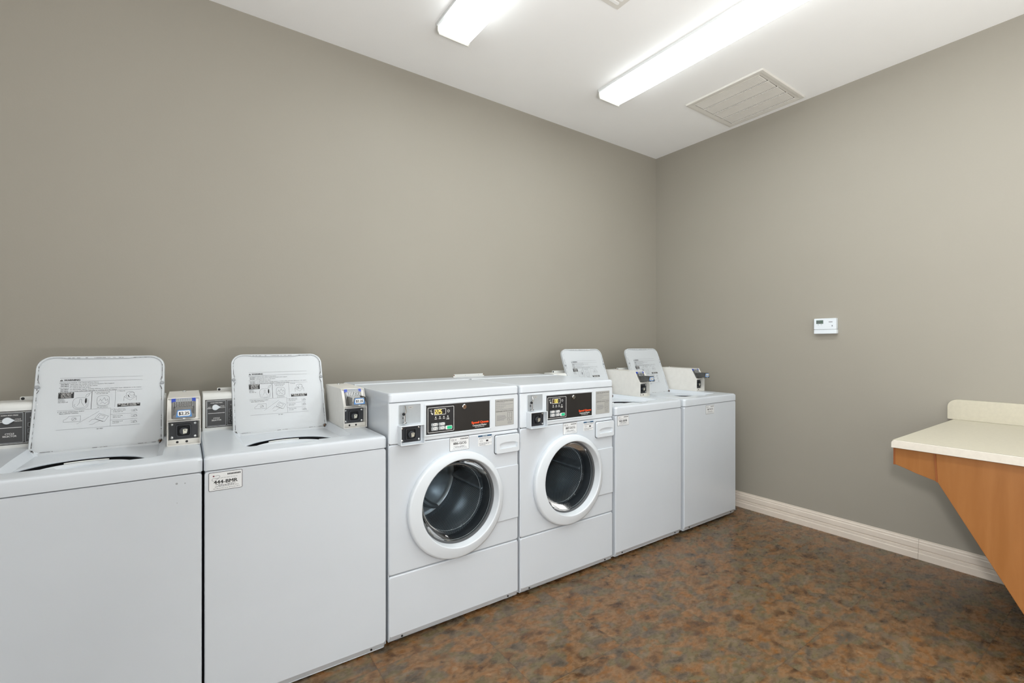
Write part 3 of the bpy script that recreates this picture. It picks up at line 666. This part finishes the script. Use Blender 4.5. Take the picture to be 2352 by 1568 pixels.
    b.box(cx-.030, cx+.030, ty0+.014, ty1, tz, tz+.006, 'chrome')
    for x in (cx-.032, cx+.030): b.box(x, x+.0024, ty0+.014, ty1, tz-.001, tz+.034, 'steel')
    b.box(cx-.004, cx+.004, ty0+.006, ty0+.05, tz-.003, tz, 'white')
    fr = [(cx-.034, tz-.002), (cx+.034, tz-.002), (cx+.034, tz+.012), (cx+.026, tz+.016), (cx+.022, tz+.034), (cx-.022, tz+.034), (cx-.026, tz+.016), (cx-.034, tz+.012)]
    b.plate(fr, ty0+.009, ty0+.013, 'steel'); b.build('coin_tray', cb, .0008)
    b = MB(); b.plate([(cx-.025, tz+.004), (cx+.025, tz+.004), (cx+.020, tz+.031), (cx-.020, tz+.031)], ty0+.0078, ty0+.009, 'lblue')
    b.plate(rrect(cx-.019, cx+.019, tz+.008, tz+.028, .005), ty0+.0072, ty0+.0078, 'white'); b.text('$2.25', cx, tz+.0125, .0115, ty0+.0069, 'ink', width=.032, align='c', bold=.04)
    b.build('price_label', cb, fix=False, label='blue and white price label reading $2.25')
    return t

tl = top_loader()
G = 'top-loading coin washers along the back wall'
specs = [(-.603, 0.003, 'top-loading washer at the far left, cut off by the frame, lid open', None),
         (.050, 0.003, 'top-loading washer with sticker 444-BMR, lid open, left of the front loaders', ('444-BMR', 'logo', .014, .116, .784, .849)),
         (2.107, .0165, 'top-loading washer with sticker 443-BMR, right beside the second front loader', ('443-BMR', 'logo', .018, .119, .791, .852)),
         (2.787, .0165, 'top-loading washer at the far right of the row, next to the right wall', ('867-GCG', 'csc', .254, .358, .783, .846))]
tls = []
for i, (x, dz, lab, st) in enumerate(specs):
    o = tl if i == 0 else copy_tree(tl); tls.append(o)
    o.location = (x, FRONT, dz); o['label'] = lab; o['group'] = G
for o, (x, dz, lab, st) in zip(tls, specs):
    if st: id_sticker(o, st[2], st[3], st[4], st[5], st[0], -.0002, st[1])
    for fx_ in (.05, WT-.05):
        for fy_ in (.05, DT-.08): foot(o, fx_, fy_, -dz, .01)
b = MB()
for x, z, r_ in ((.577, .828, .0035), (.600, .826, .002), (.578, .763, .0012)): b.disc(x, z, r_, -.0001, 'bump', .0002, 10)
b.build('scuff_mark', tls[0])

# ------------------------------------------------------------------ front loading washer (x local: machine left edge = 0; z from the floor)
WF, DF = .683, .72
def front_loader(code, digits):
    X0 = .708
    L = lambda v: v-X0
    t = thing('front_load_washer', '', 'washing machine', (0, FRONT, 0))
    b = MB()     # open cabinet shell
    b.box(.002, .006, .012, DF-.02, .02, 1.052, 'enamel'); b.box(WF-.006, WF-.002, .012, DF-.02, .02, 1.052, 'enamel'); b.box(.006, WF-.006, DF-.026, DF-.02, .02, 1.052, 'enamel'); b.box(.006, WF-.006, .012, DF-.026, .02, .026, 'enamel')
    b.box(.006, WF-.006, .012, DF-.026, 1.046, 1.052, 'enamel'); b.build('cabinet', t, .001)
    b = MB(); panel(b, .001, WF-.001, .019, .3025, 'enamel', bot=.026, r=.012, back=.012); b.build('lower_panel', t, sharp=16)
    for x in (.062, WF-.062): MB().disc(x, .032, .0042, .0095, 'dark', th=.007, n=12).build('screw_hole', t)
    hc = (L(1.050), .565)
    b = MB(); panel(b, .001, WF-.001, .3055, .8665, 'enamel', hole=(hc, .2), back=.012); b.build('front_panel', t, sharp=30)
    b = MB(); panel(b, .001, WF-.001, .8695, 1.0475, 'plastic', back=.012, r=.008); b.build('control_housing', t, sharp=50)
    # worktop with rounded edges
    def zed(y): return 0
    o1 = rrect(0, WF, -.004, DF, .016, 6); o2 = rrect(.003, WF-.003, -.001, DF-.003, .016, 6); o3 = rrect(.010, WF-.010, .006, DF-.010, .012, 6)
    c = (WF/2, .25); A = angles(c, [o1, o3], 60); P = lambda q: [hit(c, a, q) for a in A]
    rim = rrect(.016, WF-.016, .012, .495, .010, 6); dip = rrect(.022, WF-.022, .018, .489, .008, 6)
    b = MB(); b.loft([[(x, y, 1.051) for x, y in P(rrect(.005, WF-.005, .002, DF-.004, .01, 6))], [(x, y, 1.051) for x, y in P(o1)], [(x, y, 1.080) for x, y in P(o1)], [(x, y, 1.087) for x, y in P(o2)], [(x, y, 1.090) for x, y in P(o3)], [(x, y, 1.090) for x, y in P(rim)], [(x, y, 1.0885) for x, y in P(dip)]], 'enamel', False, True)
    b.build('top_panel', t, sharp=24)
    MB().prismx([(.500, 1.089), (.504, 1.0925), (.512, 1.0925), (.530, 1.089)], .004, WF-.004, 'plastic').build('rear_rib', t)
    # control panel print
    pz0, pz1 = .8935, 1.0245; px0, px1 = L(.8815), L(1.217); y = -.0002
    cp = MB(); cp.ring(rrect(L(.872), L(1.2255), .886, 1.0335, .004), rrect(px0-.002, px1+.002, pz0-.002, pz1+.002, .002), -.0035, 0, 'plastic')
    cpo = cp.build('panel_bezel', t, .001)
    b = MB(); b.rect(px0, px1, pz0, pz1, y-.0004, 'black'); b.rect(px0, L(1.025), pz0, pz1, y-.0006, 'ink')
    b.frame(L(.889), L(1.021), .9005, 1.0145, .0017, y-.0010, 'white', .004)
    b.frame(L(.9205), L(.979), .979, 1.0065, .0017, y-.0010, 'white', .003)
    b.rect(L(.9225), L(.977), .981, 1.0045, y-.0008, 'digit_off'); b.rect(L(.957), L(.977), .981, 1.0045, y-.0009, 'ink')
    # icons
    b.plate([(L(.896), 1.001), (L(.903), .9995), (L(.909), 1.008), (L(.905), 1.0), (L(.911), .994), (L(.903), .998)], y-.0014, y-.0008, 'white'); b.disc(L(.911), .985, .0035, y-.0008, 'white', .0006, 12); b.line((L(.904), .992), (L(.910), .986), .003, y-.0014, 'white')
    b.poly([(L(.9925)+.0055*math.cos(R(a)), .993+.0055*math.sin(R(a))) for a in range(0, 361, 20)], .0014, y-.0012, 'white'); b.line((L(.9925), .993), (L(.9925), .996), .001, y-.0012, 'white'); b.line((L(.9925), .993), (L(.995), .993), .001, y-.0012, 'white')
    for x, s_ in ((.928, 'WASH'), (.949, 'RINSE'), (.969, 'SPIN'), (.989, 'DOOR')):
        b.disc(L(x), .969, .0028, y-.0008, 'white', .0008, 12); b.text(s_, L(x), .9595, .0036, y-.0012, 'white', width=.0115, align='c', bold=.04)
    b.text('LOCKED', L(.989), .9545, .0036, y-.0012, 'white', width=.015, align='c', bold=.04)
    # brand lettering
    b.text('Speed Queen', L(1.1625), .9205, .0112, y-.001, 'orange', width=.094, align='c', bold=.075)
    b.text('Commercial Washer', L(1.160), .9080, .0085, y-.001, 'white', width=.078, align='c', bold=.025); b.text('Ultra High Efficiency', L(1.160), .9015, .0042, y-.001, 'white', width=.052, align='c', bold=.02)
    b.build('control_panel', cpo, fix=False, label='black control panel with keypad and display')
    # seven segment digits
    seg = {'0': 'abcdef', '2': 'abged', '5': 'afgcd', '8': 'abcdefg', 'E': 'afged'}
    b = MB(); xs = L(.9250) if len(digits) == 3 else L(.9395)
    for i, ch in enumerate(digits):
        x = xs+i*.0125; z = .9845; w_, h_ = .0078, .0165
        S_ = dict(a=((x, z+h_), (x+w_, z+h_)), g=((x, z+h_/2), (x+w_, z+h_/2)), d=((x, z), (x+w_, z)), f=((x, z+h_/2), (x, z+h_)), b=((x+w_, z+h_/2), (x+w_, z+h_)), e=((x, z), (x, z+h_/2)), c=((x+w_, z), (x+w_, z+h_/2)))
        for s_ in seg[ch]: b.line(*S_[s_], .0022, y-.0014, 'digit')
    b.build('display_digits', cpo, fix=False, label='lit amber digits of the display')
    for (x0, x1, z0, z1) in ((.906, .939, .9275, .943), (.943, .9745, .9275, .943), (.906, .939, .9075, .9265), (.943, .9745, .9085, .9265)):
        b = MB(); b.plate(rrect(L(x0), L(x1), z0+.0015, z1, .0035), -.0025, -.0006, 'grey'); b.plate(circ((L(x0)+L(x1))/2+.003, (z0+z1)/2+.0008, .0105, 20, ry=.0058), -.0030, -.0024, 'white'); b.disc((L(x0)+L(x1))/2+.008, (z0+z1)/2, .002, -.003, 'ink', .0004, 8); b.rect((L(x0)+L(x1))/2-.003, (L(x0)+L(x1))/2+.003, (z0+z1)/2-.001, (z0+z1)/2+.003, -.0033, 'ink2'); b.build('key', cpo)
    b = MB(); b.plate(rrect(L(.9775), L(1.0115), .9085, .9255, .004), -.0022, -.0006, 'white'); b.plate(rrect(L(.985), L(1.0095), .9103, .9238, .003), -.0030, -.002, 'green'); b.build('key', cpo, label='green start key')
    b = MB(); b.lathe([(.0115, -.0008), (.0115, -.004), (.009, -.006), (.004, -.006)], (L(1.0755), 0, 1.0065), 'chrome', 24, False, True); b.rect(L(1.0755)-.001, L(1.0755)+.001, 1.003, 1.010, -.0064, 'dark'); b.build('service_lock', cpo)
    # instruction plate
    b = MB(); b.plate(rrect(L(1.2495), L(1.3615), .895, 1.0265, .001), -.0008, 0, 'plate'); yy = -.0010; b.frame(L(1.250), L(1.361), .8955, 1.026, .0006, yy+.0002, 'ink2', .001)
    b.text('OPERATING INSTRUCTIONS', L(1.2535), 1.0145, .0055, yy, 'ink', width=.103, bold=.02); b.text('DISPENSER INSTRUCTIONS', L(1.2535), .9635, .0055, yy, 'ink', width=.103, bold=.02)
    random.seed(4)
    for z, w_ in ((1.0085, .052), (.9995, .103), (.991, .060), (.983, .046), (.974, .103)):
        x = L(1.2535)
        while x < L(1.2535)+w_: d_ = random.uniform(.006, .014); b.rect(x, min(x+d_, L(1.2535)+w_), z, z+.0016, yy, 'ink2'); x += d_+.0015
    for i in range(5): b.rect(L(1.259), L(1.259)+(.05, .054, .058, .052, .044)[i], .9435-.0055*i, .9452-.0055*i, yy, 'ink2')
    b.frame(L(1.323), L(1.349), .918, .959, .0007, yy, 'ink', .0005); b.rect(L(1.3355), L(1.3363), .918, .959, yy, 'ink')
    for z in (.928, .938, .948): b.rect(L(1.323), L(1.336), z, z+.0006, yy, 'ink2')
    b.disc(L(1.329), .930, .0015, yy, 'ink', .0002, 8); b.disc(L(1.3425), .932, .0015, yy, 'ink', .0002, 8)
    for i in range(3): b.rect(L(1.324), L(1.348), .911-.004*i, .9122-.004*i, yy, 'ink2')
    b.build('instruction_plate', t, fix=False)
    # coin slide and coin box
    b = MB(); b.plate(rrect(L(.752), L(.855), .951, 1.038, .005), -.0012, 0, 'grey'); b.frame(L(.752), L(.855), .951, 1.038, .0015, -.0012, 'plastic', .005, .002)
    sp = b.build('coin_slide_plate', t)
    b = MB(); b.tube([(L(.7745), -.014, .963), (L(.7735), -.014, .995)], .0042, 'chrome', 12); b.lathe([(.011, -.003), (.011, 0), (.004, .003)], (L(.7745), -.014, .962), 'chrome', 16, True, True, axis='z')
    b.lathe([(.001, .007), (.005, .005), (.007, 0), (.005, -.005), (.001, -.007)], (L(.770), -.016, .998), 'dark', 14); b.tube([(L(.775), -.014, .999), (L(.7815), -.013, 1.008), (L(.7770), -.012, 1.033)], .0034, 'chrome', 10)
    b.tube([(L(.7735), 0, .98), (L(.7735), -.014, .98)], .004, 'steel', 10); b.build('coin_lever', sp)
    b = MB(); b.plate(circ(L(.8065), 1.0235, .012, 20, ry=.0062), -.0018, -.001, 'plate'); b.rect(L(.8025), L(.8105), 1.0222, 1.0245, -.0020, 'ink2'); b.build('coin_return_badge', sp, fix=False)
    x0, x1, z0, z1 = L(.748), L(.858), .866, .950
    o = rrect(x0, x1, z0, z1, .003, 3); i_ = rrect(x0+.003, x1-.003, z0+.003, z1-.003, .001, 3)
    b = MB(); b.ring(o, i_, -.040, 0, 'plastic'); b.plate(i_, -.016, -.014, 'enamel'); cb = b.build('coin_box', t, .0008)
    lock_unit(cb, x0+.004, x1-.012, z0+.010, z1-.004, -.020)
    # stickers
    id_sticker(t, L(.9985), L(1.1015), .8035, .8665, code, -.0002, 'csc')
    b = MB(); b.plate(rrect(L(1.152), L(1.2295), .8085, .8600, .001), -.0006, 0, 'sticker'); b.rect(L(1.152), L(1.2295), .8520, .8600, -.0009, 'navy'); b.text('NOTICE', L(1.19), .8535, .0055, -.0011, 'white', align='c', bold=.03)
    random.seed(2)
    for z, x_, w_ in ((.846, .157, .066), (.8415, .157, .060), (.8205, .157, .068), (.816, .157, .05), (.8115, .160, .03)):
        x = L(1+x_)
        while x < L(1+x_)+w_: d_ = random.uniform(.005, .012); b.rect(x, x+d_, z, z+.0018, -.0009, 'ink2'); x += d_+.0016
    b.poly([(L(1.163), .829), (L(1.165), .835), (L(1.176), .835), (L(1.175), .829), (L(1.163), .829)], .0012, -.0009, 'ink2')
    b.rect(L(1.197), L(1.209), .8275, .8355, -.0009, 'ink'); b.build('notice_sticker', t, fix=False, label='small white notice sticker with blue heading')
    # soap dispenser drawer
    dx0, dx1, dz0, dz1 = L(1.2465), L(1.3895), .7595, .8495
    b = MB(); b.plate(rrect(dx0-.003, dx1+.001, dz0-.003, dz1+.003, .012), -.0006, 0, 'dark'); b.build('drawer_gap', t)
    so = rrect(dx0, dx1, dz0, dz1, .010, 6); c = ((dx0+dx1)/2, (dz0+dz1)/2+.0)
    rc = [(dx0+.022, dz0+.023), (dx1-.014, dz0+.023), (dx1-.013, dz0+.045), (dx1-.03, dz0+.051), (dx0+.065, dz0+.0545), (dx0+.035, dz0+.051), (dx0+.022, dz0+.045)]
    c = ((dx0+dx1)/2, dz0+.038); A = angles(c, [so, rc], 60); P = lambda q: [hit(c, a, q) for a in A]
    sh = lambda q, f: [(c[0]+(x-c[0])*f, c[1]+(z-c[1])*f) for x, z in q]
    b = MB(); b.loft([[(x, 0, z) for x, z in P(so)], [(x, -.010, z) for x, z in P(so)], [(x, -.014, z) for x, z in P(sh(so, .97))], [(x, -.0145, z) for x, z in P(rc)], [(x, -.004, z) for x, z in P(sh(rc, .93))]], 'plastic', False, True); b.build('soap_drawer', t, sharp=30)
    # door
    dr = MB(); n = 96; an = [2*math.pi*i/n for i in range(n)]
    def cl(cx, cz, r_, y_): return [(L(cx)+r_*math.cos(a), y_, cz+r_*math.sin(a)) for a in an]
    dr.loft([cl(1.036, .557, .2440, 0), cl(1.036, .557, .2465, -.004), cl(1.036, .557, .2465, -.018), cl(1.037, .558, .244, -.0245), cl(1.038, .559, .238, -.028), cl(1.044, .562, .218, -.0325), cl(1.050, .565, .2055, -.035), cl(1.050, .565, .2025, -.0335), cl(1.050, .565, .2, -.028), cl(1.050, .565, .195, .010), cl(1.05, .565, .193, .018)], 'plastic')
    door = dr.build('door', t, sharp=60)
    b = MB(); b.lathe([(.1955, .004), (.189, .004), (.187, .012), (.190, .024)], (L(1.05), 0, .565), 'rubber', 96); b.build('glass_rim', door, label='grey rim around the glass')
    b = MB(); b.lathe([(.188, .010), (.184, .020), (.170, .055), (.158, .075), (.140, .086), (.08, .090), (.0001, .091)], (L(1.05), 0, .565), 'glass', 96)
    for rr, yy_ in ((.1835, .0205), (.159, .0742)):
        b.tube([(L(1.05)+rr*math.cos(2*math.pi*i/64), yy_, .565+rr*math.sin(2*math.pi*i/64)) for i in range(65)], .0009, 'glint', 6, False)
    b.build('door_glass', door, sharp=80)
    # hinge cover beside the door
    hz0, hz1 = .420, .690; pts = []
    for i in range(13):
        z = hz1+(hz0-hz1)*i/12; pts.append((L(1.036)+math.sqrt(.244**2-(z-.557)**2), z))
    pts += [(WF-.004, hz0), (WF-.004, hz1)]
    b = MB(); b.plate(pts, -.006, 0, 'enamel'); b.build('hinge_cover', t, .003)
    # gasket, drum, back, baffles
    b = MB(); b.lathe([(.200, .012), (.206, .03), (.192, .06), (.196, .085), (.190, .10), (.200, .112), (.236, .124)], (L(1.05), 0, .565), 'gasket', 72); b.build('door_gasket', t)
    dm = MB(); dm.lathe([(.236, .124), (.262, .130), (.268, .145), (.268, .52)], (L(1.05), 0, .565), 'drum', 96); drum = dm.build('drum', t, sharp=50)
    b = MB(); b.lathe([(.268, .52), (.235, .50), (.21, .515), (.10, .505), (.075, .475), (.045, .465), (.0, .463)], (L(1.05), 0, .565), 'drum_plain', 72); b.build('drum_back', drum, sharp=60)
    for a0 in (25, 145, 265):
        b = MB(); pts = []
        for i in range(14):
            u = i/13; a = R(a0+42*u); rr = .05+.20*u; pts.append((L(1.05)+rr*math.cos(a), .497+.015*u, .565+rr*math.sin(a)))
        b.tube(pts, [.010+.012*math.sin(math.pi*i/13) for i in range(14)], 'drum_plain', 10); b.build('drum_spoke', drum)
        a = R(a0-30); b = MB(); cx, cz = L(1.05)+.268*math.cos(a), .565+.268*math.sin(a); ux, uz = -math.cos(a), -math.sin(a); vx, vz = -uz, ux
        sec = [(-.035, -.004), (-.012, .050), (0, .058), (.012, .050), (.035, -.004)]
        b.loft([[(cx+ux*h+vx*s_, yv, cz+uz*h+vz*s_) for s_, h in sec] for yv in (.15, .48)], 'drum_plain', True, True); b.build('drum_baffle', drum, .004)
    for fx_ in (.05, WF-.05):
        for fy_ in (.05, DF-.1): foot(t, fx_, fy_, 0, .03)
    return t
f1 = front_loader('886-GCG', '225'); f1.location = (.708, FRONT, 0)
f1['label'] = 'front-loading washer with sticker 886-GCG, display reading 225'
f2 = front_loader('887-GCG', '00'); f2.location = (1.402, FRONT, 0)
f2['label'] = 'front-loading washer with sticker 887-GCG, display reading 00, second from the left'
for o in (f1, f2): o['group'] = 'front-loading coin washers in the middle of the row'
b = MB(); b.plate([(.003, 1.060), (.232, 1.060), (.232, 1.102), (.226, 1.102), (.226, 1.1065), (.006, 1.1065), (.006, 1.101), (.003, 1.101)], DF+.012, DF+.015, 'strip')
for x in (.0075, .228): b.disc(x, 1.1005, .004, DF+.012, 'rust', .0008, 12)
for x in (.09, .19): b.disc(x, 1.098, .0015, DF+.012, 'dark', .0006, 8)
b.box(.01, .2, DF, DF+.012, 1.06, 1.065, 'strip')
b.build('rear_bracket', f2)
